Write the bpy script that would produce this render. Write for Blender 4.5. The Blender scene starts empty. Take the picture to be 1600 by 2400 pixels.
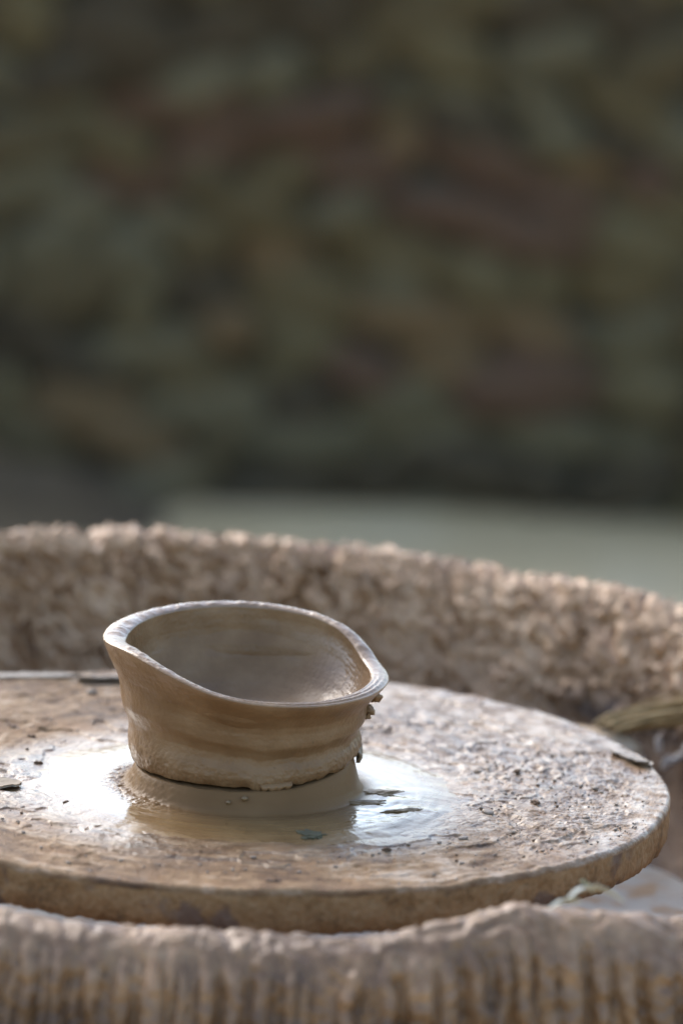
import bpy, math, random
import numpy as np

# ------------------------------------------------------------------ camera, sky, sun, exposure
sc = bpy.context.scene
C = sc.collection
R = math.radians

from mathutils import Matrix, Vector
cam_data = bpy.data.cameras.new("camera")
cam = bpy.data.objects.new("camera", cam_data)
C.objects.link(cam)
rt = Vector((0.99873569, -0.01553546, 0.04780873))
up = Vector((-0.04410895, 0.18536213, 0.98167983))
fw = Vector((0.02411277, 0.98254747, -0.18444252))
cam.matrix_world = Matrix(((rt.x, up.x, -fw.x, 0.0), (rt.y, up.y, -fw.y, -1.46204264),
                           (rt.z, up.z, -fw.z, 0.38638068), (0, 0, 0, 1)))
cam_data.lens = 125.0
cam_data.sensor_fit = 'VERTICAL'
cam_data.sensor_height = 36.0
cam_data.sensor_width = 24.0
cam_data.clip_start = 0.02
cam_data.clip_end = 500.0
cam_data.dof.use_dof = True
cam_data.dof.focus_distance = 1.445
cam_data.dof.aperture_fstop = 5.4
sc.camera = cam

SUN_EL, SUN_AZ = 39.0, -36.0
world = bpy.data.worlds.new("World")
sc.world = world
world.use_nodes = True
wn = world.node_tree
sky = wn.nodes.new('ShaderNodeTexSky')
sky.sky_type = 'NISHITA'
sky.sun_disc = False
sky.sun_elevation = R(SUN_EL)
sky.sun_rotation = R(SUN_AZ)
sky.air_density = 1.2
sky.dust_density = 2.0
sky.ozone_density = 1.0
wn.links.new(sky.outputs[0], wn.nodes['Background'].inputs[0])
wn.nodes['Background'].inputs[1].default_value = 0.11
sl = bpy.data.lights.new("sun", 'SUN')
sl.energy = 0.58
sl.angle = R(34)
sl.color = (1.0, 0.99, 0.975)
sun = bpy.data.objects.new("sun", sl)
C.objects.link(sun)
sun.location = (0, 0, 5)
sdir = Vector((math.sin(R(SUN_AZ)) * math.cos(R(SUN_EL)), math.cos(R(SUN_AZ)) * math.cos(R(SUN_EL)), math.sin(R(SUN_EL))))
sun.rotation_euler = sdir.to_track_quat('Z', 'Y').to_euler()
sc.view_settings.view_transform = 'Standard'
sc.view_settings.look = 'None'
sc.view_settings.gamma = 1.0
sc.view_settings.exposure = 1.95
sc.cycles.caustics_reflective = False
sc.cycles.caustics_refractive = False

# ------------------------------------------------------------------ noise (vectorised)
def _h(i, j, k, s):
    n = (i.astype(np.int64) * 374761393 + j.astype(np.int64) * 668265263 + k.astype(np.int64) * 2147483647 + s * 1274126177) & 0xFFFFFFFF
    n = ((n ^ (n >> 13)) * 1274126177) & 0xFFFFFFFF
    n = ((n ^ (n >> 16)) * 2246822519) & 0xFFFFFFFF
    return ((n ^ (n >> 15)) & 0xFFFFFF) / float(0xFFFFFF)

def vnoise(x, y, z, s=0):
    """smooth value noise in -1..1"""
    x, y, z = np.broadcast_arrays(np.asarray(x, float), np.asarray(y, float), np.asarray(z, float))
    i, j, k = np.floor(x), np.floor(y), np.floor(z)
    f, g, h = x - i, y - j, z - k
    f, g, h = [t * t * t * (t * (t * 6 - 15) + 10) for t in (f, g, h)]
    i, j, k = i.astype(np.int64), j.astype(np.int64), k.astype(np.int64)
    def L(a, b, t): return a + (b - a) * t
    v = L(L(L(_h(i, j, k, s), _h(i + 1, j, k, s), f), L(_h(i, j + 1, k, s), _h(i + 1, j + 1, k, s), f), g),
          L(L(_h(i, j, k + 1, s), _h(i + 1, j, k + 1, s), f), L(_h(i, j + 1, k + 1, s), _h(i + 1, j + 1, k + 1, s), f), g), h)
    return v * 2 - 1

def fbm(x, y, z, o=4, s=0, gain=0.5):
    a, t, n = 1.0, 0.0, 0.0
    for q in range(o):
        m = 2.03 ** q
        t = t + a * vnoise(x * m + 7.3 * q, y * m - 3.1 * q, z * m + 1.7 * q, s + q)
        n += a
        a *= gain
    return t / n

def worley(x, y, s=0):
    """distance to nearest feature point in 2D"""
    i, j = np.floor(x), np.floor(y)
    best = np.full(np.shape(x), 9.0)
    for a in (-1, 0, 1):
        for b in (-1, 0, 1):
            ii, jj = (i + a).astype(np.int64), (j + b).astype(np.int64)
            px = ii + _h(ii, jj, jj * 0, s)
            py = jj + _h(ii, jj, jj * 0, s + 31)
            best = np.minimum(best, (px - x) ** 2 + (py - y) ** 2)
    return np.sqrt(best)

def sstep(a, b, x):
    t = np.clip((x - a) / (b - a), 0, 1)
    return t * t * (3 - 2 * t)

# ------------------------------------------------------------------ object helpers
def raw_mesh(name, verts, faces):
    me = bpy.data.meshes.new(name)
    verts = np.asarray(verts, np.float32)
    faces = np.asarray(faces, np.int32)
    k = faces.shape[1]
    me.vertices.add(len(verts)); me.vertices.foreach_set('co', verts.ravel())
    me.loops.add(faces.size); me.loops.foreach_set('vertex_index', faces.ravel())
    me.polygons.add(len(faces))
    me.polygons.foreach_set('loop_start', np.arange(0, faces.size, k, dtype=np.int32))
    me.polygons.foreach_set('use_smooth', np.ones(len(faces), bool))
    me.update(calc_edges=True)
    me.validate()
    return me

def grid_faces(nu, nv, closed_u=True):
    """grid indexed [u, v]; quads"""
    u = np.arange(nu if closed_u else nu - 1)
    v = np.arange(nv - 1)
    U, V = np.meshgrid(u, v, indexing='ij')
    U2 = (U + 1) % nu
    return np.stack([U * nv + V, U2 * nv + V, U2 * nv + V + 1, U * nv + V + 1], -1).reshape(-1, 4)

def link(name, me, mat, parent=None, kind=None):
    o = bpy.data.objects.new(name, me)
    C.objects.link(o)
    if mat is not None:
        me.materials.append(mat)
    if parent is not None:
        o.parent = parent
    if kind:
        o['kind'] = kind
    return o

def tag(o, label, cat, group=None):
    o['label'] = label; o['category'] = cat
    if group: o['group'] = group
    return o

def empty(name, loc, label, cat, group=None):
    o = bpy.data.objects.new(name, None)
    C.objects.link(o); o.location = loc
    o.empty_display_size = 0.02
    return tag(o, label, cat, group)

import bmesh
def lump_mesh(name, size, seed, sub=2, amp=0.3, freq=1.4, flat=1.0):
    bm = bmesh.new()
    bmesh.ops.create_icosphere(bm, subdivisions=sub, radius=1.0)
    co = np.array([v.co[:] for v in bm.verts])
    d = 1 + amp * fbm(co[:, 0] * freq + seed * 3.7, co[:, 1] * freq, co[:, 2] * freq, 3, seed)
    co = co * d[:, None] * np.array(size)
    for v, c in zip(bm.verts, co):
        v.co = c
    for f in bm.faces: f.smooth = True
    me = bpy.data.meshes.new(name)
    bm.to_mesh(me); bm.free()
    return me

def tube_data(path, radii, sides=6):
    path = np.asarray(path, float)
    n = len(path)
    t = np.gradient(path, axis=0)
    t /= np.linalg.norm(t, axis=1)[:, None] + 1e-12
    ref = np.array([0.13, 0.21, 0.97])
    a = np.cross(t, ref); a /= np.linalg.norm(a, axis=1)[:, None] + 1e-12
    b = np.cross(t, a)
    ang = np.arange(sides) / sides * 2 * np.pi
    V = path[:, None] + np.asarray(radii)[:, None, None] * (np.cos(ang)[None, :, None] * a[:, None] + np.sin(ang)[None, :, None] * b[:, None])
    V = V.transpose(1, 0, 2).reshape(-1, 3)
    return V, grid_faces(sides, n)

# ------------------------------------------------------------------ material helpers
class NT:
    def __init__(self, name):
        self.m = bpy.data.materials.new(name)
        self.m.use_nodes = True
        self.t = self.m.node_tree
        self.b = self.t.nodes['Principled BSDF']
    def n(self, typ, **kw):
        x = self.t.nodes.new(typ)
        for k, v in kw.items(): setattr(x, k, v)
        return x
    def l(self, a, b): self.t.links.new(a, b)
    def val(self, sock, v):
        if hasattr(v, 'is_output') or isinstance(v, bpy.types.NodeSocket): self.l(v, sock)
        else: sock.default_value = v
    def math(self, op, a, b=0.0, c=None, clamp=False):
        x = self.n('ShaderNodeMath', operation=op, use_clamp=clamp)
        self.val(x.inputs[0], a); self.val(x.inputs[1], b)
        if c is not None: self.val(x.inputs[2], c)
        return x.outputs[0]
    def obj(self): return self.n('ShaderNodeTexCoord').outputs['Object']
    def noise(self, vec, scale, detail=4, rough=0.5, dist=0.0):
        x = self.n('ShaderNodeTexNoise')
        x.inputs['Scale'].default_value = scale; x.inputs['Detail'].default_value = detail
        x.inputs['Roughness'].default_value = rough; x.inputs['Distortion'].default_value = dist
        self.l(vec, x.inputs['Vector'])
        return x.outputs['Fac']
    def ramp(self, fac, stops, interp='LINEAR'):
        x = self.n('ShaderNodeValToRGB')
        cr = x.color_ramp; cr.interpolation = interp
        while len(cr.elements) < len(stops): cr.elements.new(0.5)
        for e, (p, c) in zip(cr.elements, stops):
            e.position = p
            e.color = (c[0], c[1], c[2], 1) if hasattr(c, '__len__') else (c, c, c, 1)
        self.l(fac, x.inputs[0])
        return x.outputs[0]
    def mix(self, fac, a, b, mode='MIX'):
        x = self.n('ShaderNodeMix', data_type='RGBA', blend_type=mode)
        self.val(x.inputs[0], fac)
        for s, v in ((x.inputs[6], a), (x.inputs[7], b)):
            if hasattr(v, '__len__'): s.default_value = (v[0], v[1], v[2], 1)
            else: self.l(v, s)
        return x.outputs[2]
    def polar(self, cx=0.0, cy=0.0):
        s = self.n('ShaderNodeSeparateXYZ'); self.l(self.obj(), s.inputs[0])
        x = self.math('SUBTRACT', s.outputs[0], cx); y = self.math('SUBTRACT', s.outputs[1], cy)
        r = self.math('SQRT', self.math('ADD', self.math('MULTIPLY', x, x), self.math('MULTIPLY', y, y)))
        th = self.math('ARCTAN2', y, x)
        return r, th, s.outputs[2], x, y
    def xyz(self, x, y, z):
        c = self.n('ShaderNodeCombineXYZ')
        for s, v in zip(c.inputs, (x, y, z)): self.val(s, v)
        return c.outputs[0]
    def bump(self, h, strength, dist, prev=None):
        x = self.n('ShaderNodeBump')
        x.inputs['Strength'].default_value = strength; x.inputs['Distance'].default_value = dist
        self.l(h, x.inputs['Height'])
        if prev is not None: self.l(prev, x.inputs['Normal'])
        return x.outputs[0]
    def out(self, color=None, rough=None, normal=None, **kw):
        if color is not None: self.val(self.b.inputs['Base Color'], (*color, 1) if isinstance(color, tuple) else color)
        if rough is not None: self.val(self.b.inputs['Roughness'], rough)
        if normal is not None: self.l(normal, self.b.inputs['Normal'])
        for k, v in kw.items(): self.val(self.b.inputs[k.replace('_', ' ')], v)
        return self.m

PC = (0.0, -0.033)                       # centre of the slip pool and of the bowl's foot

# wet bowl clay: streaks that run round the pot
def mat_bowl(name='wet_bowl_clay'):
    m = NT(name)
    at = m.n('ShaderNodeAttribute'); at.attribute_name = 'wet'
    wet = at.outputs['Fac']
    r, th, z, x, y = m.polar()
    v = m.xyz(m.math('MULTIPLY', m.math('COSINE', th), 1.2), m.math('MULTIPLY', m.math('SINE', th), 1.2), m.math('MULTIPLY', z, 420.0))
    streak = m.noise(v, 1.0, 5, 0.6)
    blot = m.noise(m.obj(), 55.0, 4, 0.55)
    fine = m.noise(m.obj(), 900.0, 3, 0.6)
    col = m.ramp(m.math('ADD', m.math('MULTIPLY', streak, 0.12), m.math('MULTIPLY', blot, 0.88)),
                 [(0.28, (0.150, 0.083, 0.038)), (0.5, (0.195, 0.113, 0.054)), (0.74, (0.25, 0.155, 0.080))])
    speck = m.ramp(m.noise(m.obj(), 420.0, 2, 0.5), [(0.70, 0.0), (0.76, 1.0)])
    col = m.mix(m.math('MULTIPLY', speck, 0.55), col, (0.09, 0.055, 0.03))
    ro = m.ramp(m.math('ADD', m.math('MULTIPLY', blot, 0.6), m.math('MULTIPLY', streak, 0.4)), [(0.35, 0.28), (0.65, 0.50)])
    nb = m.bump(streak, 0.20, 0.0006)
    nb = m.bump(m.noise(m.obj(), 260.0, 4, 0.65), 0.22, 0.0008, nb)
    nb = m.bump(fine, 0.5, 0.0003, nb)
    return m.out(col, ro, nb, Coat_Weight=m.math('MULTIPLY', wet, 0.85), Coat_Roughness=0.14, Specular_IOR_Level=m.math('ADD', 0.22, m.math('MULTIPLY', wet, 0.25)))

def mat_torn():
    m = NT('torn_clay')
    f = m.noise(m.obj(), 300.0, 4, 0.6)
    col = m.ramp(f, [(0.3, (0.15, 0.095, 0.05)), (0.7, (0.25, 0.18, 0.11))])
    return m.out(col, 0.5, m.bump(f, 0.5, 0.0006))

def mat_slip():
    m = NT('liquid_slip')
    r, th, z, x, y = m.polar()
    v = m.xyz(m.math('MULTIPLY', m.math('COSINE', th), 1.5), m.math('MULTIPLY', m.math('SINE', th), 1.5), m.math('MULTIPLY', r, 330.0))
    st = m.noise(v, 1.0, 4, 0.6)
    bl = m.noise(m.obj(), 40.0, 3, 0.5)
    col = m.ramp(m.math('ADD', m.math('MULTIPLY', st, 0.5), m.math('MULTIPLY', bl, 0.5)),
                 [(0.33, (0.145, 0.080, 0.033)), (0.5, (0.205, 0.122, 0.052)), (0.7, (0.265, 0.168, 0.078))])
    gr = m.ramp(m.noise(m.obj(), 22.0, 2, 0.5), [(0.58, 0.0), (0.72, 0.4)])
    col = m.mix(gr, col, (0.13, 0.115, 0.055))
    ro = m.ramp(m.math('ADD', r, m.math('MULTIPLY', m.math('SUBTRACT', bl, 0.5), 0.03)), [(0.058, 0.06), (0.070, 0.12), (0.092, 0.46)])
    col = m.mix(m.ramp(r, [(0.0500, 1.0), (0.0620, 0.0)]), col, m.mix(bl, (0.12, 0.067, 0.030), (0.19, 0.112, 0.054)))
    flank = m.ramp(r, [(0.0500, 0.36), (0.0590, 0.0)])
    ro = m.math('ADD', ro, flank, clamp=True)
    nb = m.bump(st, 0.28, 0.0005)
    nb = m.bump(m.noise(m.obj(), 260.0, 2, 0.5), 0.10, 0.0008, nb)
    grain = m.math('MULTIPLY', m.noise(m.obj(), 620.0, 3, 0.6), m.ramp(m.math('ADD', r, m.math('MULTIPLY', m.math('SUBTRACT', bl, 0.5), 0.03)), [(0.066, 0.0), (0.084, 1.0)]))
    nb = m.bump(grain, 0.7, 0.0007, nb)
    return m.out(col, ro, nb, Coat_Weight=m.math('SUBTRACT', 0.55, m.math('MULTIPLY', flank, 1.5)), Coat_Roughness=0.05, Specular_IOR_Level=m.math('SUBTRACT', 0.5, m.math('MULTIPLY', flank, 1.25)))

def mat_head():
    m = NT('clay_smeared_wheel')
    r, th, z, x, y = m.polar()
    v = m.xyz(m.math('MULTIPLY', m.math('COSINE', th), 5.0), m.math('MULTIPLY', m.math('SINE', th), 5.0), m.math('MULTIPLY', r, 210.0))
    st = m.noise(v, 1.0, 5, 0.65)
    big = m.noise(m.obj(), 17.0, 5, 0.6)
    grit = m.noise(m.obj(), 520.0, 4, 0.7)
    mid = m.noise(m.obj(), 120.0, 4, 0.6)
    a = m.math('ADD', m.math('MULTIPLY', st, 0.35), m.math('ADD', m.math('MULTIPLY', big, 0.4), m.math('MULTIPLY', mid, 0.25)))
    col = m.ramp(a, [(0.41, (0.064, 0.031, 0.013)), (0.465, (0.145, 0.076, 0.033)), (0.52, (0.225, 0.135, 0.066)), (0.59, (0.38, 0.275, 0.185))])
    och = m.ramp(m.noise(m.obj(), 31.0, 4, 0.6), [(0.54, 0.0), (0.68, 0.75)])
    col = m.mix(och, col, (0.22, 0.115, 0.047))
    dk = m.ramp(grit, [(0.30, 1.0), (0.40, 0.0)])
    col = m.mix(m.math('MULTIPLY', dk, 0.6), col, (0.12, 0.075, 0.045))
    # side of the disc: dark stains on worn paint
    side = m.ramp(z, [(0.0, 1.0), (1.0, 0.0)])
    pd = m.polar(*PC)[0]
    wet = m.ramp(m.math('ADD', pd, m.math('MULTIPLY', m.math('SUBTRACT', big, 0.5), 0.05)), [(0.090, 1.0), (0.120, 0.0)])
    damp = m.ramp(m.math('ADD', m.math('MULTIPLY', x, 1.0), m.math('ADD', m.math('MULTIPLY', y, 0.55), m.math('MULTIPLY', m.math('SUBTRACT', big, 0.5), 0.35))), [(0.01, 0.0), (0.10, 1.0)])
    wet = m.math('MAXIMUM', wet, m.math('MULTIPLY', damp, m.ramp(mid, [(0.38, 0.35), (0.55, 0.9)])))
    ro = m.math('SUBTRACT', m.ramp(big, [(0.35, 0.54), (0.65, 0.74)]), m.math('MULTIPLY', wet, 0.30))
    nb = m.bump(mid, 0.5, 0.0022)
    nb = m.bump(grit, 0.8, 0.0010, nb)
    nb = m.bump(st, 0.45, 0.0010, nb)
    return m.out(col, ro, nb, Coat_Weight=m.math('MULTIPLY', wet, 0.6), Coat_Roughness=0.24, Specular_IOR_Level=m.math('ADD', 0.22, m.math('MULTIPLY', wet, 0.28)))

def mat_edge():
    m = NT('wheel_edge_clay')
    r, th, z, x, y = m.polar()
    n1 = m.noise(m.obj(), 60.0, 4, 0.6); n2 = m.noise(m.obj(), 420.0, 4, 0.65)
    col = m.ramp(m.math('ADD', m.math('MULTIPLY', n1, 0.6), m.math('MULTIPLY', n2, 0.4)),
                 [(0.34, (0.10, 0.058, 0.028)), (0.46, (0.235, 0.135, 0.058)), (0.65, (0.33, 0.205, 0.098))])
    dk = m.ramp(m.noise(m.obj(), 38.0, 3, 0.5), [(0.60, 0.0), (0.65, 0.7)])
    col = m.mix(dk, col, (0.10, 0.070, 0.060))
    return m.out(col, 0.65, m.bump(n2, 0.5, 0.001), Specular_IOR_Level=0.2)

def mat_crust(name='splashed_clay_crust', damp=False):
    m = NT(name)
    n1 = m.noise(m.obj(), 26.0, 4, 0.6); n2 = m.noise(m.obj(), 190.0, 4, 0.65); n3 = m.noise(m.obj(), 600.0, 3, 0.6)
    col = m.ramp(m.math('ADD', m.math('MULTIPLY', n1, 0.5), m.math('MULTIPLY', n2, 0.5)),
                 [(0.34, (0.17, 0.086, 0.039)), (0.48, (0.36, 0.205, 0.103)), (0.68, (0.58, 0.385, 0.235))])
    at = m.n('ShaderNodeAttribute'); at.attribute_name = 'damp'  # damp clay tone plus shade painted into the wall colour
    damp_shade_mix = m.math('MULTIPLY', at.outputs['Fac'], m.ramp(n1, [(0.35, 1.0), (0.7, 0.75)]))
    col = m.mix(damp_shade_mix, col, m.mix(1.0, col, (0.215, 0.19, 0.165), 'MULTIPLY'))
    ro = m.ramp(n2, [(0.35, 0.32), (0.65, 0.55)])
    nb = m.bump(n2, 0.5, 0.0015); nb = m.bump(n3, 0.35, 0.0008, nb)
    return m.out(col, ro, nb)

def mat_slurry():
    m = NT('basin_slurry')
    n1 = m.noise(m.obj(), 20.0, 3, 0.5)
    col = m.ramp(n1, [(0.3, (0.17, 0.175, 0.18)), (0.7, (0.25, 0.255, 0.26))])
    mud = m.ramp(m.noise(m.obj(), 55.0, 4, 0.6), [(0.50, 0.0), (0.60, 0.85)])
    col = m.mix(mud, col, (0.17, 0.105, 0.055))
    return m.out(col, 0.3, m.bump(m.noise(m.obj(), 60.0, 3), 0.3, 0.004))

def mat_plain(name, c1, c2, scale, rough, bs=0.3, bd=0.001):
    m = NT(name)
    f = m.noise(m.obj(), scale, 4, 0.6)
    return m.out(m.ramp(f, [(0.3, c1), (0.7, c2)]), rough, m.bump(f, bs, bd))

def mat_stone():
    m = NT('mossy_stone')
    oi = m.n('ShaderNodeObjectInfo')
    base = oi.outputs['Color']
    f = m.noise(m.obj(), 2.6, 4, 0.6)
    moss = m.ramp(f, [(0.48, 0.0), (0.66, 0.5)])
    col = m.mix(moss, base, (0.085, 0.066, 0.028))
    return m.out(col, 0.9, m.bump(m.noise(m.obj(), 9.0, 4, 0.6), 0.6, 0.2))

def mat_ground():
    m = NT('packed_earth')
    n1 = m.noise(m.obj(), 1.5, 4, 0.6); n2 = m.noise(m.obj(), 60.0, 4, 0.6)
    col = m.ramp(m.math('ADD', m.math('MULTIPLY', n1, 0.75), m.math('MULTIPLY', n2, 0.25)),
                 [(0.36, (0.38, 0.26, 0.125)), (0.52, (0.59, 0.435, 0.235)), (0.66, (0.60, 0.475, 0.30))])
    return m.out(col, 0.85, m.bump(n2, 0.4, 0.01))

# ------------------------------------------------------------------ ground, bank, wall
GZ = -0.815
gx = np.concatenate([-np.geomspace(150, 1.6, 24), np.linspace(-1.5, 1.5, 121), np.geomspace(1.6, 150, 24)])
gy = np.concatenate([-np.geomspace(150, 2.1, 24), np.linspace(-2.0, 5.2, 241), np.geomspace(5.3, 250, 24)])
X, Y = np.meshgrid(gx, gy, indexing='ij')
Z = GZ + 0.012 * fbm(X * 4, Y * 4, X * 0, 4, 5) * np.exp(-(X ** 2 + Y ** 2) / 60)
gm = link('ground', raw_mesh('ground', np.stack([X, Y, Z], -1).reshape(-1, 3), grid_faces(len(gx), len(gy), False)), mat_ground(), kind='structure')

WY = 5.0
bx_, by_ = np.meshgrid(np.linspace(-2.6, 2.6, 200), np.linspace(WY - 0.9, WY + 0.1, 60), indexing='ij')
slope = np.clip((by_ - WY + 0.62 + 0.12 * fbm(bx_ * 2.2, by_ * 0, bx_ * 0, 3, 9)) / 0.5, 0, 1) * (0.02 + 0.98 * sstep(0.05, -0.75, bx_))
Zb = GZ - 0.02 + 0.16 * slope + 0.05 * fbm(bx_ * 9, by_ * 9, bx_ * 0, 4, 8) * slope ** 0.5
bank = link('earth_bank', raw_mesh('earth_bank', np.stack([bx_, by_, Zb], -1).reshape(-1, 3), grid_faces(200, 60, False)),
            mat_plain('dark_earth', (0.06, 0.037, 0.017), (0.17, 0.11, 0.055), 7.0, 0.95, 0.6, 0.02), kind='structure')

wall = empty('stone_wall', (0, WY + 0.12, GZ), 'dark mossy rubble stone wall standing across the back behind the basin', 'wall')
mst = mat_stone()
core_x = np.linspace(-1.75, 1.75, 60)
bm = bmesh.new()
bmesh.ops.create_grid(bm, x_segments=70, y_segments=20, size=0.5)
for v in bm.verts:
    v.co = (v.co.x * 5.0, 0.0, 0.66 + v.co.y * 1.32)
    v.co.y += 0.02 * math.sin(v.co.x * 31) * math.sin(v.co.z * 43) - 0.08
ret = bmesh.ops.extrude_face_region(bm, geom=bm.faces[:])
for e in ret['geom']:
    if isinstance(e, bmesh.types.BMVert): e.co.y = 0.18
bmesh.ops.recalc_face_normals(bm, faces=bm.faces[:])
me = bpy.data.meshes.new('mortar'); bm.to_mesh(me); bm.free()
link('mortar', me, mat_plain('earth_mortar', (0.10, 0.095, 0.07), (0.15, 0.135, 0.10), 12.0, 0.95), wall)
protos = [lump_mesh('stone', (1, 1, 1), 40 + k, 2, 0.34, 1.1) for k in range(9)]
for p_ in protos: p_.materials.append(mst)
rng = random.Random(11)
zc = 0.0
rest_v, rest_f, rest_n = [], [], 0
pco = []
for p_ in protos:
    co = np.zeros(len(p_.vertices) * 3); p_.vertices.foreach_get('co', co)
    fi = np.zeros(len(p_.polygons) * 3, int); p_.loops.foreach_get('vertex_index', fi)
    pco.append((co.reshape(-1, 3), fi.reshape(-1, 3)))
def stone_colour(x, z):
    red = sum(math.exp(-((x - a) / .15) ** 2 - ((z - b) / .065) ** 2) for a, b in ((-.07, .68), (.19, .70), (-.34, .60), (.56, .56), (.36, .58), (.60, .70), (.45, .26)))
    tan = sum(math.exp(-((x - a) / .13) ** 2 - ((z - b) / .07) ** 2) for a, b in ((-.28, .17), (-.05, .36), (-.2, .05), (.3, .30)))
    dark = sum(math.exp(-((x - a) / .2) ** 2 - ((z - b) / .09) ** 2) for a, b in ((-.3, .86), (.1, .92), (.6, .9), (.55, .05), (.2, .06), (-.45, .27), (.9, .2)))
    v = rng.random()
    if v < .72 * red: c = (.112, .062, .037)
    elif v < .8 * (red + tan): c = (.165, .105, .048)
    elif v < .9 * (red + tan + dark): c = (.058, .042, .022)
    else: c = rng.choice(((.135, .108, .052), (.118, .088, .038), (.142, .120, .068), (.098, .074, .034), (.128, .110, .062)))
    return (c[0] * 1.10, c[1] * 1.08, c[2] * 1.04, 1.0)
while zc < 1.28:
    h = rng.uniform(0.075, 0.135)
    x = -2.4 + rng.uniform(0, 0.1)
    while x < 2.4:
        w = rng.uniform(0.09, 0.30)
        k = rng.randrange(9)
        loc = (x + w / 2, -0.10 + rng.uniform(-0.02, 0.02), zc + h / 2 + rng.uniform(-0.02, 0.02) + 0.03 * math.sin(x * 4))
        scl = (w * 0.55, 0.07, h * 0.62)
        rot = (rng.uniform(-.2, .2), rng.uniform(-.45, .45), rng.uniform(-.2, .2))
        if -0.85 < loc[0] < 1.0 and loc[2] > 0.02:
            o = bpy.data.objects.new('stone', protos[k])
            C.objects.link(o); o.parent = wall
            o.location = loc; o.scale = scl; o.rotation_euler = rot; o.color = stone_colour(loc[0], loc[2])
        else:                                   # the wall's far ends, outside the photograph
            from mathutils import Euler
            Mx = np.array(Euler(rot).to_matrix())
            rest_v.append((pco[k][0] * np.array(scl)) @ Mx.T + np.array(loc)); rest_f.append(pco[k][1] + rest_n); rest_n += len(pco[k][0])
        x += w * 0.84
    zc += h * 0.74
link('rubble', raw_mesh('rubble', np.concatenate(rest_v), np.concatenate(rest_f)), mst, wall, 'stuff').color = (.11, .085, .045, 1)

# ------------------------------------------------------------------ basin: closed rim curve, lumpy crust
ctrl = np.array([(-.135, .352, .027), (-.088, .362, .028), (-.03, .364, .028), (.03, .357, .027), (.101, .334, .026), (.150, .304, .026), (.190, .272, .025), (.216, .245, .023),
                 (.255, .18, .022), (.278, .09, .016), (.280, -.02, .012), (.258, -.12, .012), (.212, -.19, .013), (.155, -.228, .0135),
                 (.100, -.240, .0180), (.045, -.253, .0075), (-.016, -.250, .0075), (-.075, -.246, .009), (-.14, -.232, .013), (-.21, -.19, .013), (-.268, -.11, .013),
                 (-.295, 0, .016), (-.288, .12, .022), (-.245, .23, .028), (-.19, .31, .030)])
def catmull(P, n):
    m = len(P); t = np.arange(n) / n * m
    i = t.astype(int); f = (t - i)[:, None]
    p0, p1, p2, p3 = P[(i - 1) % m], P[i % m], P[(i + 1) % m], P[(i + 2) % m]
    return 0.5 * (2 * p1 + (p2 - p0) * f + (2 * p0 - 5 * p1 + 4 * p2 - p3) * f ** 2 + (3 * p1 - p0 - 3 * p2 + p3) * f ** 3)
NU = 1500
cur = catmull(ctrl, NU)
seg = np.linalg.norm(np.roll(cur, -1, 0) - cur, axis=1)
arc = np.concatenate([[0], np.cumsum(seg)[:-1]])
# even spacing
tot = seg.sum()
uu = np.arange(NU) / NU * tot
cur = np.stack([np.interp(uu, np.append(arc, tot), np.append(cur[:, k], cur[0, k])) for k in range(3)], 1)
for _ in range(6): cur = (np.roll(cur, 1, 0) + cur + np.roll(cur, -1, 0)) / 3
tan = np.roll(cur, -1, 0) - np.roll(cur, 1, 0); tan[:, 2] = 0
tan /= np.linalg.norm(tan, axis=1)[:, None]
nin = np.stack([tan[:, 1], -tan[:, 0], tan[:, 2] * 0], 1)       # curve runs clockwise: inward is to the right
FZ = -0.092
# profile points (inward offset, height relative to crest); floor edge -> inner wall -> crest -> outer wall
prof = [(.050, -9), (.040, -.105), (.033, -.085), (.026, -.055), (.018, -.025), (.010, -.008), (.0, 0.0), (-.010, -.004), (-.017, -.014), (-.021, -.030), (-.024, -.055), (-.028, -.10), (-.036, -.2), (-.05, -8)]
pv = np.array(prof, float)
pv[0, 1] = -.125; pv[-1, 1] = -.84
wts = np.array([6, 12, 18, 22, 18, 12, 10, 10, 14, 18, 16, 10, 6])
ps = []
for k in range(len(pv) - 1):
    for q in range(wts[k]): ps.append(pv[k] + (pv[k + 1] - pv[k]) * q / wts[k])
ps.append(pv[-1]); ps = np.array(ps)
for _ in range(8): ps[1:-1] = (ps[:-2] + ps[1:-1] + ps[2:]) / 3
NV = len(ps)
dv = np.gradient(ps, axis=0); dv /= np.linalg.norm(dv, axis=1)[:, None]
vlen = np.concatenate([[0], np.cumsum(np.linalg.norm(np.diff(ps, axis=0), axis=1))])
# outward normal of profile in (inward, up): inner wall faces inward
nrm = np.stack([dv[:, 1], -dv[:, 0]], 1)
P0 = cur[:, None, :] + ps[None, :, 0, None] * nin[:, None, :]
P0[:, :, 2] = np.maximum(cur[:, None, 2] + ps[None, :, 1], GZ - 0.02)
N0 = nrm[None, :, 0, None] * nin[:, None, :] + nrm[None, :, 1, None] * np.array([0, 0, 1.0])
U, V = np.meshgrid(uu, vlen, indexing='ij')
hgt = np.broadcast_to(ps[None, :, 1], U.shape)
outer = np.broadcast_to((np.arange(NV) > np.argmax(ps[:, 1]))[None, :], U.shape)
wx, wy = fbm(U * 60, V * 60, U * 0, 2, 2), fbm(U * 60 + 9, V * 60, U * 0, 2, 3)
front = (cur[:, 1] < -0.12)[:, None]
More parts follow.
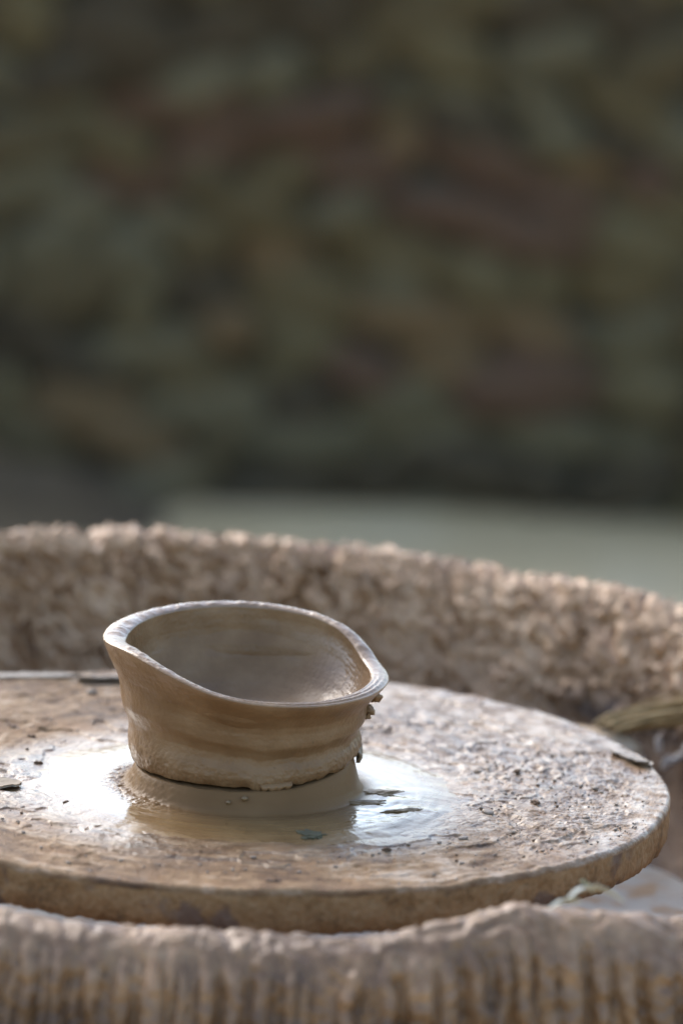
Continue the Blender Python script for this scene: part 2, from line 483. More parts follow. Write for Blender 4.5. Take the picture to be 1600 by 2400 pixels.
# squirmy ridges of thrown slip, drooping down the inner wall
a_ = U + V * 0.55 + wx * 0.010
b_ = V + wy * 0.010
ridge = 1 - np.abs(fbm(a_ * 165, b_ * 88, U * 0, 3, 4)) * 2.6
lump = 1 - worley(a_ * 150, b_ * 110, 6) * 1.1
lump2 = np.clip(1 - worley(a_ * 260 + 3, b_ * 220, 9) * 1.5, 0, 1)
calm = (1 - 0.72 * front) * (0.75 + 0.45 * sstep(-.3, .3, fbm(U * 16, V * 16, U * 0, 3, 22)))
d_in = calm * (0.0066 * np.clip(ridge, -0.5, 1) + 0.0050 * lump + 0.0042 * lump2 - .005) + 0.004 * calm * fbm(U * 22, V * 22, U * 0, 3, 12)
fade = 0.12 + 0.88 * sstep(-0.085, -0.045, hgt)
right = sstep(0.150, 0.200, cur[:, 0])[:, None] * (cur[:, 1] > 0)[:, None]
fade = fade * (1 - right * 0.9 * sstep(-0.052, -0.062, hgt))
# drips hanging on the outside: vertical ribs
rn = 0.50 * np.sin(U * 2 * np.pi / .0100 + 3.2 * fbm(U * 40, V * 30, U * 0, 2, 15)) + 0.75 * fbm(U * 90, V * 16, U * 0, 2, 14)
rn2 = vnoise(U * 210, V * 22, U * 0, 19)
d_out = 0.0042 * (1 - np.clip(1 - np.abs(rn + .35) * 1.5, 0, 1) ** 1.2 * 1.6) - .001 + 0.0012 * rn2 + 0.0016 * lump2 + 0.003 * fbm(U * 20, V * 14, U * 0, 3, 13) + 0.0022 * fbm(U * 330, V * 260, U * 0, 3, 16)
blend = sstep(-0.004, -0.018, hgt) * outer
crest_calm = 1 - 0.45 * sstep(-0.012, -0.001, hgt)
D = d_in * fade * crest_calm * (1 - blend) + d_out * blend * sstep(-0.35, -0.1, hgt)
# crest of the near side sags and rises in clumps
D = D + (0.003 * fbm(U * 35, V * 10, U * 0, 3, 21)) * sstep(-0.02, 0, hgt)
Pb = P0 + N0 * D[:, :, None]
# the crust droops: tips hang lower
Pb[:, :, 2] -= np.clip(D, 0, 1) * 0.35 * (hgt < -0.006)
basin = empty('wheel_basin', (0, 0, GZ), 'brown splash basin thickly crusted with dried clay around the wheel', 'basin')
mcr = mat_crust()
def rel(o, parent):
    o.location = -Vector(parent.location); return o
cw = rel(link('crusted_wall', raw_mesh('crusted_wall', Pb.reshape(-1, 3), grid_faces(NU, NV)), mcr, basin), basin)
damp_shade = sstep(-0.002, -0.030, hgt + 0.006 * fbm(U * 60, V * 60, U * 0, 3, 17)) * outer
damp_shade = np.maximum(damp_shade, 0.80 * front * sstep(-0.9, 0.1, fbm(U * 45, V * 45, U * 0, 3, 18)))
damp_shade = np.maximum(damp_shade, right * (1 - outer) * sstep(-0.040, -0.056, hgt) * np.ones_like(U))  # shade below the ledge, painted dark into the wet right inner wall
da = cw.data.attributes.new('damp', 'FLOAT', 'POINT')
da.data.foreach_set('value', damp_shade.astype(np.float32).ravel())
# slurry floor
nr = 24
cen = cur.mean(0)
edge = cur + nin * 0.030
fr = np.linspace(0.02, 1, nr)
FP = cen[None, None, :] + (edge - cen)[::5][:, None, :] * fr[None, :, None]
FP[:, :, 2] = FZ + 0.0015 * fbm(FP[:, :, 0] * 40, FP[:, :, 1] * 40, FP[:, :, 0] * 0, 3, 33)
rel(link('slurry_floor', raw_mesh('slurry_floor', FP.reshape(-1, 3), grid_faces(NU // 5, nr)), mat_slurry(), basin), basin)

# ------------------------------------------------------------------ wheel head
head = empty('potters_wheel', (0, 0, 0), 'round potter\'s wheel head smeared with dried and wet clay', 'potter\'s wheel')
RH, TH = 0.180, 0.017
NA, NR = 1600, 360
rr = np.concatenate([np.linspace(0.012, 0.178, NR - 10), 0.178 + 0.0022 * np.sin(np.linspace(0.1, 1, 10) * np.pi / 2)])
ang = np.arange(NA) / NA * 2 * np.pi
A, Rr = np.meshgrid(ang, rr, indexing='ij')
xx, yy = np.cos(A) * Rr, np.sin(A) * Rr
dp = np.hypot(xx - PC[0], yy - PC[1])
dry = sstep(0.064, 0.106, dp + 0.012 * fbm(xx * 30, yy * 30, xx * 0, 3, 51))
cx_, sx_ = np.cos(A), np.sin(A)
smear = fbm(cx_ * 7, sx_ * 7, Rr * 170, 4, 52)
gritn = fbm(xx * 560, yy * 560, xx * 0, 3, 53, 0.75)
lumpn = fbm(xx * 75, yy * 75, xx * 0, 3, 54)
flake = fbm(cx_ * 11 + fbm(xx * 40, yy * 40, xx * 0, 2, 58) * 0.6, sx_ * 11, Rr * 75, 4, 55)
pits = sstep(0.34, 0.52, fbm(xx * 190, yy * 190, xx * 0, 3, 56))
plate = sstep(0.05, 0.09, flake)
rough_r = 0.40 + 0.75 * sstep(0.0, 0.14, xx) + 0.2 * vnoise(xx * 14, yy * 14, xx * 0, 59)
rimband = sstep(0.160, 0.172, Rr)
patch = sstep(-.15, .25, fbm(cx_ * 3.2, sx_ * 3.2, Rr * 26, 3, 64))
drag = fbm(cx_ * 15 + .3 * lumpn, sx_ * 15, Rr * 230, 3, 65)
layer = sstep(.0, .035, fbm(cx_ * 5 + .5 * lumpn, sx_ * 5, Rr * 45, 3, 66))
dz = dry * (0.00034 * smear + 0.00052 * gritn * rough_r * (0.25 + 0.75 * patch) + 0.00085 * drag * (1.2 - patch) + 0.0006 * lumpn + 0.0007 * layer + 0.00022 * plate * rough_r - 0.0003 * pits * rough_r - 0.0003) + (1 - dry) * 0.00004 * smear
dz = dz * (1 - 0.45 * rimband) + 0.0006 * rimband * sstep(-.1, .3, fbm(cx_ * 14, sx_ * 14, Rr * 0, 3, 57))
lip = np.clip((Rr - 0.178) / 0.0022, 0, 1)
zz = dz - 0.0025 * (1 - np.sqrt(np.clip(1 - lip ** 2, 0, 1)))
mh = mat_head()
link('wheel_top', raw_mesh('wheel_top', np.stack([xx, yy, zz], -1).reshape(-1, 3), grid_faces(NA, NR)), mh, head)
# rim side
ns = 34
zs = np.linspace(0, 1, ns)
A2, S2 = np.meshgrid(ang, zs, indexing='ij')
zl = zz[:, -1][:, None] * (1 - S2) + (-TH + 0.0012 * fbm(np.cos(A2) * 45, np.sin(A2) * 45, S2 * 0, 4, 61)) * S2
rad = 0.1802 + (0.0009 * fbm(np.cos(A2) * 28, np.sin(A2) * 28, zl * 110, 4, 62) + 0.0005 * fbm(np.cos(A2) * 90, np.sin(A2) * 90, zl * 300, 3, 63)) * np.minimum(1, S2 * 6) - 0.002 * S2 ** 6
sideV = np.stack([np.cos(A2) * rad, np.sin(A2) * rad, zl], -1)
under = sideV[:, -1:, :] * np.array([0.2, 0.2, 1.0])
sideV = np.concatenate([sideV, sideV[:, -1:, :] * np.array([.97, .97, 1.02]), under], 1)
link('wheel_edge', raw_mesh('wheel_edge', sideV.reshape(-1, 3), grid_faces(NA, ns + 2)), mat_edge(), head)
bm = bmesh.new()
bmesh.ops.create_cone(bm, cap_ends=True, segments=32, radius1=0.026, radius2=0.022, depth=0.085)
for v in bm.verts: v.co.z -= TH + 0.0415
me = bpy.data.meshes.new('shaft'); bm.to_mesh(me); bm.free()
link('shaft', me, mat_plain('dull_iron', (0.08, 0.07, 0.06), (0.15, 0.12, 0.10), 80, 0.6), head)

# dried crumbs stuck on the wheel
mdk = mat_plain('dark_dry_crumb', (0.07, 0.04, 0.022), (0.18, 0.105, 0.06), 300, 0.8)
mlt = mat_plain('pale_dry_crumb', (0.17, 0.12, 0.08), (0.30, 0.24, 0.19), 300, 0.6)
crumbs = [(-.0711, .1204, .0030, 1), (-.1019, .0512, .0020, 0), (-.093, .0353, .0022, 0), (-.0867, -.0087, .0020, 0), (-.0713, -.0692, .0016, 0), (-.0706, -.0520, .0014, 0),
          (.0858, .0685, .0018, 0), (.1163, .0108, .0020, 0), (.1211, -.0379, .0027, 0), (.1000, -.0580, .0028, 1), (.0569, -.1181, .0020, 0), (.0128, -.1693, .0028, 0),
          (.148, -.012, .0022, 1), (.092, .094, .0024, 1), (.088, -.098, .0024, 1), (.140, -.060, .0022, 1), (.005, -.137, .0015, 1)]
cm = {0: [lump_mesh('clay_crumb', (1, 1, .55), 70 + k, 3, 1.1, 2.0) for k in range(4)], 1: [lump_mesh('clay_crumb', (1, 1, .6), 80 + k, 2, 0.7, 1.8) for k in range(3)]}
for me in cm[0]: me.materials.append(mdk)
for me in cm[1]: me.materials.append(mlt)
rng = random.Random(5)
for (x, y, s, k) in crumbs:
    o = bpy.data.objects.new('clay_crumb', cm[k][rng.randrange(len(cm[k]))])
    C.objects.link(o); o.parent = head
    o.location = (x, y, 0.0006); o.rotation_euler = (0, 0, rng.uniform(0, 6.28))
    o.scale = (s * rng.uniform(.7, 1.1), s * rng.uniform(.5, .9), s * rng.uniform(.4, .8))
# small grit, uncountable
def scatter(n, seed, smin, smax, region):
    rs = np.random.RandomState(seed)
    bm = bmesh.new(); bmesh.ops.create_icosphere(bm, subdivisions=1, radius=1.0)
    bv = np.array([v.co[:] for v in bm.verts]); bf = np.array([[v.index for v in f.verts] for f in bm.faces]); bm.free()
    V_, F_ = [], []
    k = 0
    while k < n:
        a, r = rs.uniform(0, 2 * np.pi), 0.178 * np.sqrt(rs.uniform(0, 1))
        x, y = np.cos(a) * r, np.sin(a) * r
        if np.hypot(x - PC[0], y - PC[1]) < 0.098 or not region(x, y, rs): continue
        s = smin * (smax / smin) ** (rs.uniform() ** 2.2)
        d = 1 + rs.uniform(-.35, .35, len(bv))[:, None]
        q = bv * d * np.array([s, s * rs.uniform(.5, 1), s * .6])
        c, sn = np.cos(a + 1.57), np.sin(a + 1.57)
        q = np.stack([q[:, 0] * c - q[:, 1] * sn + x, q[:, 0] * sn + q[:, 1] * c + y, q[:, 2] + s * 0.25], 1)
        V_.append(q); F_.append(bf + k * len(bv)); k += 1
    return np.concatenate(V_), np.concatenate(F_)
v_, f_ = scatter(120, 3, .0003, .0011, lambda x, y, rs: rs.uniform() < 0.3 + 0.7 * sstep(0.0, .12, x))
link('dark_grit', raw_mesh('dark_grit', v_, f_), mdk, head, 'stuff')
v_, f_ = scatter(1800, 4, .0003, .0011, lambda x, y, rs: rs.uniform() < 0.35 + 0.65 * sstep(0.0, .12, x))
link('pale_grit', raw_mesh('pale_grit', v_, f_), mlt, head, 'stuff')

# lifted flakes of dried clay
def flake_mesh(name, L, W, T, seed, curl):
    n, m = 28, 12
    a = np.linspace(-1, 1, n); b = np.linspace(-1, 1, m)
    Aa, Bb = np.meshgrid(a, b, indexing='ij')
    w = np.sqrt(np.clip(1 - np.abs(Aa) ** 2.4, 0.02, 1)) * (1 + 0.3 * fbm(Aa * 3 + seed, Bb * 0, Bb * 0, 3, seed))
    x = Aa * L / 2; y = Bb * w * W / 2 + 0.1 * W * fbm(Aa * 4, Bb * 2, Bb * 0, 2, seed + 3)
    z = curl * np.clip(-Bb, 0, 1) ** 2 + 0.15 * T * fbm(Aa * 5, Bb * 5, Bb * 0, 3, seed + 5)
    top = np.stack([x, y, z + T], -1).reshape(-1, 3); bot = np.stack([x, y, z], -1).reshape(-1, 3)
    f = grid_faces(n, m, False)
    Vv = np.concatenate([top, bot]); off = n * m
    Ff = [f, f[:, ::-1] + off]
    bl = [i * m for i in range(n)] + [(n - 1) * m + j for j in range(1, m)] + [i * m + m - 1 for i in range(n - 2, -1, -1)] + [j for j in range(m - 2, 0, -1)]
    bl = np.array(bl); b2 = np.roll(bl, -1)
    Ff.append(np.stack([bl, b2, b2 + off, bl + off], 1))
    return raw_mesh(name, Vv, np.concatenate(Ff))
def put_flake(x, y, rz, L, W, T, seed, curl, mat, z=0.0004):
    o = link('clay_flake', flake_mesh('clay_flake', L, W, T, seed, curl), mat, head)
    o.location = (x, y, z); o.rotation_euler = (0, 0, rz)
    return o
mfl = mat_plain('flaked_clay', (0.16, 0.115, 0.075), (0.26, 0.21, 0.16), 160, 0.5)
mgr = mat_plain('grey_clay_chip', (0.19, 0.145, 0.095), (0.30, 0.24, 0.17), 200, 0.8)
put_flake(.168, .040, R(-56), .026, .010, .0005, 3, .0018, mfl)
put_flake(-.100, -.045, R(5), .018, .014, .0010, 5, .0004, mgr)
put_flake(-.064, .146, R(16), .030, .012, .0007, 8, .0022, mfl)
put_flake(-.103, .146, R(12), .05, .012, .0006, 19, .0008, mfl)

# ------------------------------------------------------------------ slip pool and stump (wet clay left under the bowl)
NA2 = 900
base = empty('wet_clay_stump', (PC[0], PC[1], 0.0), 'glossy pool of wet slip with a clay stump under the bowl', 'wet clay')
tha = np.arange(NA2) / NA2 * 2 * np.pi
def cut_z(th):
    """height of the wire cut round the foot"""
    d = np.degrees(np.arctan2(np.sin(th), np.cos(th)))
    return np.interp(d, [-180, -150, -110, -90, -60, -35, -10, 5, 40, 90, 140, 180], [.0105, .0108, .0112, .0112, .0122, .0148, .0178, .0182, .016, .013, .011, .0105])
rows_r = np.concatenate([np.linspace(.004, .0425, 12), np.linspace(.0430, .0452, 12), np.linspace(.0455, .058, 60), np.linspace(.0584, .104, 190)])
TH2, RR2 = np.meshgrid(tha, rows_r, indexing='ij')
cz = cut_z(TH2) - 0.0012
foot = 0.0014 + (cz - 0.0014) * (1 - sstep(0.0, 1.0, (RR2 - .0438) / (.0076))) ** 1.7
topz = cz + 0.0004 * fbm(np.cos(TH2) * RR2 * 200, np.sin(TH2) * RR2 * 200, RR2 * 0, 3, 71)
zs2 = np.where(RR2 < .0438, topz, np.minimum(foot, topz))
px_, py_ = np.cos(TH2) * RR2, np.sin(TH2) * RR2
edge_r = .0840 + .003 * np.sin(TH2 * 2 + 1.0) + .0016 * fbm(np.cos(TH2) * 16, np.sin(TH2) * 16, TH2 * 0, 3, 79) + .004 * fbm(np.cos(TH2) * 2.2, np.sin(TH2) * 2.2, TH2 * 0, 3, 72)
edge_r = edge_r + 0.003 * np.clip(np.cos(TH2 + 1.6), 0, 1) + 0.005 * np.clip(np.cos(TH2 + .3), 0, 1) + 0.003 * np.clip(np.cos(TH2 - 1.9), 0, 1)
zs2 = zs2 - 0.0022 * sstep(-0.016, 0.010, RR2 - edge_r) * (RR2 > .06)
rip = np.sin((RR2 + .0012 * fbm(np.cos(TH2) * 3, np.sin(TH2) * 3, RR2 * 30, 2, 73)) * 2 * np.pi / .0052 + TH2)
pool = sstep(.050, .060, RR2)
swirl = fbm(px_ * 60 + 4, py_ * 60, px_ * 0, 3, 74)
rs_ = sstep(.02, .06, px_) * sstep(.03, -.03, py_ )
zs2 = zs2 + pool * (0.000030 * rip + 0.00005 * swirl + rs_ * (0.00045 * fbm(px_ * 75, py_ * 140, px_ * 0, 2, 75) + 0.00030 * fbm(np.cos(TH2) * 5, np.sin(TH2) * 5, RR2 * 230, 2, 77)) + 0.00009 * fbm(np.cos(TH2) * 7, np.sin(TH2) * 7, RR2 * 300, 2, 80))
knob = sstep(-.55, -.9, np.cos(TH2 - .25)) * sstep(.0435, .046, RR2) * sstep(.062, .052, RR2)
zs2 = zs2 + knob * (0.0007 * fbm(px_ * 420, py_ * 420, zs2 * 420, 3, 78) + .0003)
zs2 = zs2 + sstep(.0440, .0475, RR2) * (1 - pool) * (0.00008 * np.sin(zs2 * 2 * np.pi / .0030 + TH2) + 0.00025 * fbm(np.cos(TH2) * 4, np.sin(TH2) * 4, zs2 * 300, 3, 76))
msl = mat_slip()
link('slip_pool', raw_mesh('slip_pool', np.stack([px_, py_, zs2], -1).reshape(-1, 3), grid_faces(NA2, len(rows_r))), msl, base)
# smears of thicker clay lying across the right of the pool
msm = mat_plain('matte_slip', (0.13, 0.078, 0.034), (0.21, 0.135, 0.065), 90, 0.5, 0.2)
for k, (x, y, sx, sy, rz) in enumerate([(.0560, -.004, .0075, .0050, 20), (.0480, -.022, .0090, .0026, 12), (.0660, -.030, .0070, .0020, 24)]):
    o = link('clay_smear', lump_mesh('clay_smear', (sx, sy, .0009), 240 + k, 4, 1.1, 1.9), msm, base)
    o.location = (x, y, .0013); o.rotation_euler = (0, 0, R(rz))
# a dark green scrap sunk in the slip
gs = link('leaf_fragment', lump_mesh('leaf_fragment', (.0050, .0050, .0006), 91, 4, 0.9, 2.4), mat_plain('wet_leaf', (0.060, 0.050, 0.024), (0.10, 0.085, 0.042), 400, 0.9), base)
gs.location = (.0275, -.0700, .0010)
# crumbs at the cut
for k, (a, r, z, s) in enumerate([(-89, .0470, .0082, .0014), (-97, .0474, .0064, .0009)]):
    o = link('clay_crumb', lump_mesh('clay_crumb', (s, s * .8, s * .8), 100 + k, 2, .6, 1.7), msm, base)
    o.location = (math.cos(R(a)) * r, math.sin(R(a)) * r, z)
# ------------------------------------------------------------------ the bowl
BX, BY = 0.0, -0.030
bowl = empty('clay_bowl', (BX, BY, 0.0), 'freshly thrown small brown clay bowl with uneven wavy rim on the wheel', 'bowl')
NB = 900
tb = np.arange(NB) / NB * 2 * np.pi
degs = np.degrees(np.arctan2(np.sin(tb), np.cos(tb)))
ht = np.interp(degs, [-180, -168, -151, -140, -130, -118, -105, -90, -72, -55, -35, -20, 0, 20, 32, 45, 60, 80, 100, 120, 135, 150, 165, 180],
               [.0620, .0630, .0642, .0632, .0608, .0573, .0532, .0503, .0488, .0482, .0486, .0492, .0496, .0515, .0565, .0616, .0644, .0662, .0668, .0665, .0656, .0648, .0640, .0620])
def csm(a, k):
    for _ in range(k): a = (np.roll(a, 1) + a + np.roll(a, -1)) / 3
    return a
ht = csm(ht, 160)
lipw = csm(np.interp(degs, [-180, -160, -130, -90, -40, 0, 30, 60, 100, 140, 165, 180], [.0098, .0088, .0062, .0052, .0064, .0078, .0072, .0056, .0054, .0070, .0096, .0098]), 60)
zc0 = cut_z(tb)
# ragged tear along the front right of the foot
tear = fbm(np.cos(tb) * 9, np.sin(tb) * 9, tb * 0, 4, 131) * 0.0011
tearR = sstep(-95, -80, degs) * sstep(10, -5, degs)
steps = np.round(fbm(np.cos(tb) * 6 + 3, np.sin(tb) * 6, tb * 0, 2, 132) * 3.2) / 3.2
zc1 = zc0 + tear * (0.4 + 0.9 * tearR) + tearR * csm(steps, 3) * 0.0011
# outer profile: radius against normalised height
S_ = np.array([0, .04, .10, .18, .26, .33, .39, .46, .53, .62, .70, .80, .90, .96, 1.0])
R_ = np.array([.0462, .0472, .0480, .0477, .0466, .0463, .0475, .0494, .0498, .0499, .0508, .0538, .0572, .0589, .0597])
Rl_ = np.array([.0462, .0472, .0482, .0487, .0484, .0484, .0494, .0510, .0518, .0526, .0538, .0560, .0582, .0594, .0600])
so = np.linspace(0, 1, 170)
def prof_s(x): 
    y = np.interp(so, S_, x)
    for _ in range(6): y[1:-1] = (y[:-2] + y[1:-1] + y[2:]) / 3
    return y
ro_f, ro_l = prof_s(R_), prof_s(Rl_)
TB, SO = np.meshgrid(tb, so, indexing='ij')
DG = np.degrees(np.arctan2(np.sin(TB), np.cos(TB)))
leftw = sstep(70, 150, np.abs(DG) * (1) + (DG > 0) * 20)
leftw = np.clip(sstep(-0.35, -0.95, np.cos(TB)), 0, 1)
rad_o = ro_f[None, :] * (1 - leftw) + ro_l[None, :] * leftw
rad_o = rad_o * (1 - 0.028 * np.clip(np.cos(TB), 0, 1) * sstep(.5, 1, SO))
zo = zc1[:, None] + (ht[:, None] - 0.0012 - zc1[:, None]) * SO
cb, sb = np.cos(TB), np.sin(TB)
tilt = 0.0022 * fbm(cb * 1.2, sb * 1.2, SO * 3, 2, 141)                  # soft out-of-round wobble
lines = 0.00006 * fbm(cb * 0.9, sb * 0.9, zo * 900, 3, 142) + 0.00030 * fbm(cb * 0.8 + 5, sb * 0.8, zo * 100, 2, 143)
grain = 0.00016 * fbm(cb * 45, sb * 45, zo * 900, 3, 144)
rough_low = sstep(.35, .05, SO)
rad_o = rad_o + tilt * SO * 0.6 + lines + grain * (0.6 + rough_low) + 0.0006 * rough_low * fbm(cb * 10, sb * 10, zo * 260, 3, 145)
# flattened rim with torn texture
nl = 26
ql = np.linspace(0, 1, nl)[1:]
TL, QL = np.meshgrid(tb, ql, indexing='ij')
cl, sl_ = np.cos(TL), np.sin(TL)
ro_top = rad_o[:, -1:]
rimz = 0.0012 * np.sin(np.pi * QL) ** 0.6
tornw = (0.35 + 0.65 * np.clip(sstep(-0.1, -0.6, np.cos(TL)) + sstep(0.2, 0.8, np.sin(TL)) * .8, 0, 1))
rimn = (0.0006 * fbm(cl * 14, sl_ * 14, QL * 1.6, 3, 151) * tornw + 0.00010 * fbm(cl * 60, sl_ * 60, QL * 6, 3, 152)) * np.sin(np.pi * QL) ** .5
grooves = 0.00018 * np.sin(QL * 22 + 2 * cl) * sstep(0.2, -0.4, np.sin(TL)) * sstep(-.6, .2, np.cos(TL))
rad_l = ro_top - lipw[:, None] * QL + 0.0004 * fbm(cl * 14, sl_ * 14, QL, 3, 153) * np.sin(np.pi * QL)
# the rim slants a little inwards at the left, outward at the right
slant = (-0.0008 + 0.0018 * np.clip(cl, 0, 1) - 0.0004 * np.clip(-cl, 0, 1)) * QL
zl_ = zo[:, -1:] + rimz + rimn + grooves + slant * 0.8
# inside: wall down to the floor
ni = 150
qi = np.linspace(0, 1, ni)[1:]
TI, QI = np.meshgrid(tb, qi, indexing='ij')
ci, si = np.cos(TI), np.sin(TI)
floor_z = 0.0245
r_top = rad_l[:, -1:]
z_top = zl_[:, -1:]
ph = np.pi / 2 * np.where(QI < .75, QI / .75 * .86, .86 + (QI - .75) / .25 * .14)
ri = np.maximum(r_top * np.cos(ph) ** 0.72, 0.0004)
zi = z_top - (z_top - floor_z) * np.sin(ph)
wl = sstep(0, .06, QI) * sstep(.004, .02, ri)
spiral = np.sin(ph * 19 + TI + 1.5 * fbm(ci, si, ph * 2.2, 2, 161))
ri = ri + wl * (0.00016 * spiral * (0.5 + vnoise(ci * 2, si * 2, ph * 3, 166)) + 0.00014 * fbm(ci * .9, si * .9, ph * 16, 3, 162) + 0.0008 * fbm(ci * 1.5, si * 1.5, ph * 2, 2, 163) + 0.0001 * fbm(ci * 40, si * 40, ph * 30, 2, 164)) * sstep(1.5, 1.0, ph)
zi = zi + wl * sstep(.7, 1.2, ph) * (0.00012 * spiral + 0.0003 * fbm(ci * ri * 90, si * ri * 90, ri * 0, 3, 165))
# underside
nu_ = 10
qu = np.linspace(0, 1, nu_)[:-1]
TU, QU = np.meshgrid(tb, qu, indexing='ij')
ru = 0.008 + (rad_o[:, :1] - 0.0010 - 0.008) * QU
zu = zc0[:, None] + 0.0006 + (zc1[:, None] - zc0[:, None]) * QU ** 3
RAD = np.concatenate([ru, rad_o, rad_l, ri], 1)
ZZ = np.concatenate([zu, zo, zl_, zi], 1)
Vb = np.stack([np.cos(tb)[:, None] * RAD * 1.0, np.sin(tb)[:, None] * RAD * 0.965, ZZ], -1)
mb = mat_bowl()
body = link('bowl_body', raw_mesh('bowl_body', Vb.reshape(-1, 3), grid_faces(NB, RAD.shape[1])), mb, bowl)
wet_o = np.clip(sstep(.93, 1.0, SO) * .8 + leftw * .6 * sstep(.0, .3, fbm(cb * 6, sb * 6, zo * 120, 3, 191)), 0, 1)
wet_l = 0.65 + 0.35 * np.clip(sl_ * .8 - cl * .5, 0, 1) - .3 * np.clip(-sl_, 0, 1)
wet_i = np.clip(sstep(1.0, 1.25, ph) * .9 + sstep(.45, .9, ci) * sstep(1.0, .2, ph) * .85 + .25 * sstep(.1, .5, fbm(ci * 2, si * 2, ph * 8, 3, 192)), 0, 1)
wa = body.data.attributes.new('wet', 'FLOAT', 'POINT')
wa.data.foreach_set('value', np.concatenate([ru * 0, wet_o, wet_l, wet_i], 1).astype(np.float32).ravel())
# burrs of clay clinging under the right rim, and torn flaps at the foot
mt = mat_torn()
for k, (a, r, z, s) in enumerate([(-6, .0532, .0418, .0024), (-2, .0500, .0352, .0026), (-4, .0498, .0330, .0016), (3, .0524, .0398, .0018), (2, .0462, .0232, .0014)]):
    o = link('clay_burr', lump_mesh('clay_burr', (s, s, s * .9), 170 + k, 3, .7, 1.7), mb, bowl)
    o.location = (math.cos(R(a)) * r, math.sin(R(a)) * r * .965, z)
for k, (a, z, L, W, rot) in enumerate([(-2, .0172, .0070, .0060, 20), (-74, .0118, .013, .0034, 4)]):
    n, m = 24, 10
    t = np.linspace(-1, 1, n); b = np.linspace(0, 1, m)
    T_, B_ = np.meshgrid(t, b, indexing='ij')
    aa = R(a) + T_ * L / 2 / .047
    jag = 0.6 + 0.4 * fbm(T_ * 4, B_ * 0, T_ * 0, 4, 180 + k) + 0.5 * np.sqrt(np.clip(1 - T_ ** 2, 0, 1))
    r = .0466 + 0.0016 * np.sin(np.pi * np.clip(B_ * 1.0, 0, 1)) + 0.0010 * B_ + .0004 * fbm(T_ * 4, B_ * 3, T_ * 0, 3, 185 + k)
    z_ = z + 0.0022 - B_ * W * jag + T_ * L / 2 * math.sin(R(rot))
    outr = np.stack([np.cos(aa) * r, np.sin(aa) * r * .965, z_], -1)
    r2 = r - 0.0013
    inn = np.stack([np.cos(aa) * r2, np.sin(aa) * r2 * .965, z_], -1)
    ff = grid_faces(n, m, False); off = n * m
    bl = np.array([i * m for i in range(n)] + [(n - 1) * m + j for j in range(1, m)] + [i * m + m - 1 for i in range(n - 2, -1, -1)] + [j for j in range(m - 2, 0, -1)])
    b2 = np.roll(bl, -1)
    link('torn_flap', raw_mesh('torn_flap', np.concatenate([outr.reshape(-1, 3), inn.reshape(-1, 3)]), np.concatenate([ff[:, ::-1], ff + off, np.stack([bl, b2, b2 + off, bl + off], 1)])), mt if k == 0 else mb, bowl)

# ------------------------------------------------------------------ straw, leaf scraps and drips on the basin
rs = np.random.RandomState(17)
VV, FF, off = [], [], 0
for k in range(70):
    n = 14
    t = np.linspace(0, 1, n)
    p0 = np.array([.1735, .188, -.020]) + rs.normal(0, .0022, 3) * np.array([1.3, 1.5, .9])
    L = rs.uniform(.03, .075)
    d = np.array([1.0, rs.uniform(-.05, .30), rs.uniform(.02, .30)]); d /= np.linalg.norm(d)
    sag = rs.uniform(-.010, .012)
    path = p0 + t[:, None] * L * d + np.stack([0 * t, rs.uniform(-.006, .006) * t ** 2, sag * t * (1 - t)], 1)
    v, f = tube_data(path, rs.uniform(.0005, .0012) * (1 - .6 * t), 5)
    VV.append(v); FF.append(f + off); off += len(v)
straw = link('straw_tuft', raw_mesh('straw_tuft', np.concatenate(VV), np.concatenate(FF)), mat_plain('muddy_straw', (0.22, 0.135, 0.045), (0.42, 0.28, 0.12), 120, 0.6))
tag(straw, 'frayed tuft of muddy yellow straw stuck to the basin wall right of the wheel', 'straw')

mdr = mat_plain('pale_clay_drip', (0.38, 0.33, 0.29), (0.55, 0.51, 0.47), 120, 0.4)
for k, (x, z, rot, L) in enumerate([(.1995, -.034, 10, .010), (.2035, -.042, -20, .008), (.190, -.043, -35, .008), (.2125, -.034, -18, .012), (.208, -.0395, -50, .008), (.177, -.033, -30, .011)]):
    me = lump_mesh('clay_drip', (.0019, .0016, L / 2), 200 + k, 2, .4, 1.3)
    o = link('clay_drip', me, mdr, basin)
    o.location = Vector((x, .205 - max(0, x - .2) * .5, z)) - Vector(basin.location); o.rotation_euler = (0, R(-rot), 0)
shelf = lump_mesh('clay_shelf', (.022, .012, .0055), 210, 3, .5, 1.6)
o = link('clay_shelf', shelf, mat_plain('tan_clay', (0.30, 0.21, 0.12), (0.45, 0.34, 0.22), 80, .5), basin)
o.location = Vector((.168, .186, -.029)) - Vector(basin.location); o.rotation_euler = (0, R(4), R(-18))

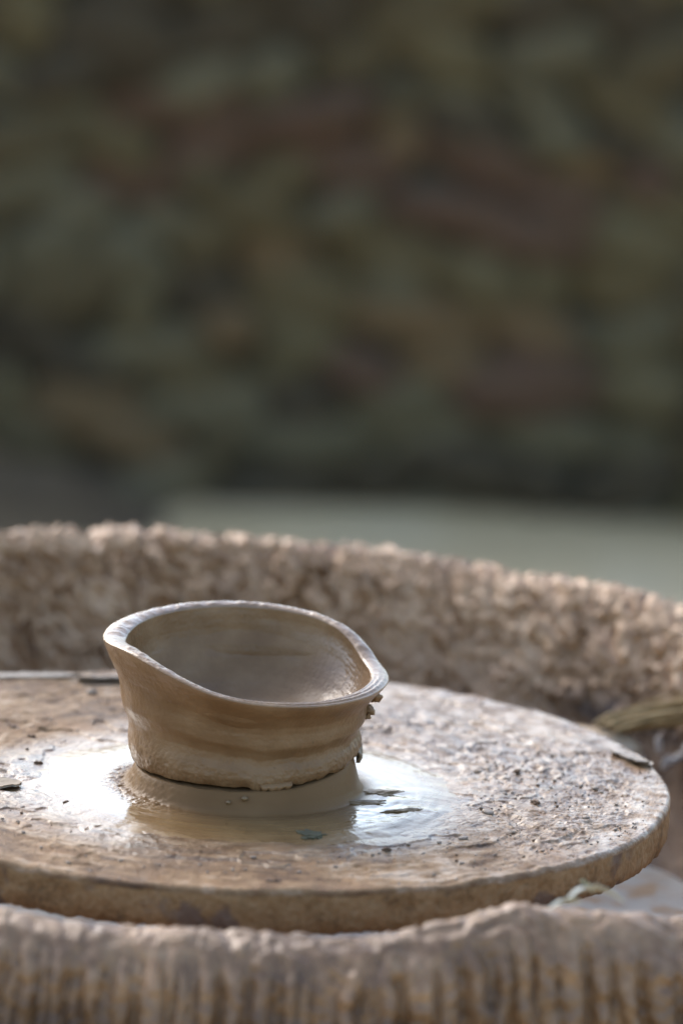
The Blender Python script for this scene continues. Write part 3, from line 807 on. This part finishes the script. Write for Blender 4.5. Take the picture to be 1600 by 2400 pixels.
# scraps on the near rim
mgl = mat_plain('pale_green_leaf', (0.20, 0.26, 0.18), (0.38, 0.44, 0.33), 90, 0.5)
mws = mat_plain('bleached_leaf', (0.40, 0.40, 0.32), (0.60, 0.60, 0.52), 110, 0.5)
def leaf(name, pts, w, mat, lift=0.0):
    pts = np.array(pts, float); n = 26; m = 7
    t = np.linspace(0, len(pts) - 1, n)
    path = np.stack([np.interp(t, np.arange(len(pts)), pts[:, k]) for k in range(3)], 1)
    for _ in range(3): path[1:-1] = (path[:-2] + path[1:-1] + path[2:]) / 3
    tg = np.gradient(path, axis=0); sd = np.cross(tg, [0, 0.5, 1.0]); sd /= np.linalg.norm(sd, axis=1)[:, None]
    u = np.linspace(0, 1, n); b = np.linspace(-1, 1, m)
    wid = w * np.sin(np.pi * np.clip(u, .03, .97)) ** .7
    Vv = path[:, None] + sd[:, None] * (b[None, :, None] * wid[:, None, None] / 2)
    Vv[:, :, 2] += np.abs(b)[None, :] * wid[:, None] * .22
    top = Vv + np.array([0, 0, .0004]); ff = grid_faces(n, m, False); off = n * m
    bl = np.array([i * m for i in range(n)] + [(n - 1) * m + j for j in range(1, m)] + [i * m + m - 1 for i in range(n - 2, -1, -1)] + [j for j in range(m - 2, 0, -1)])
    b2 = np.roll(bl, -1)
    return link(name, raw_mesh(name, np.concatenate([top.reshape(-1, 3), Vv.reshape(-1, 3)]), np.concatenate([ff, ff[:, ::-1] + off, np.stack([bl, b2, b2 + off, bl + off], 1)])), mat)
tag(leaf('leaf_scrap', [(.1235, -.2200, .0205), (.1262, -.2215, .0190), (.1285, -.2230, .0170)], .006, mgl), 'small pale green leaf scrap against the near edge of the wheel', 'leaf')
tag(leaf('dry_leaf', [(.1160, -.249, .0220), (.1215, -.244, .0246), (.1277, -.239, .0236), (.1320, -.242, .0230), (.1370, -.2435, .0206)], .0062, mws), 'curled bleached dry leaf lying on the near rim below the wheel edge', 'leaf')
tag(leaf('dry_leaf', [(.1095, -.256, .0205), (.1150, -.252, .0222), (.1210, -.248, .0212)], .0055, mws), 'short whitish leaf shred nearest the camera on the clay rim', 'leaf')
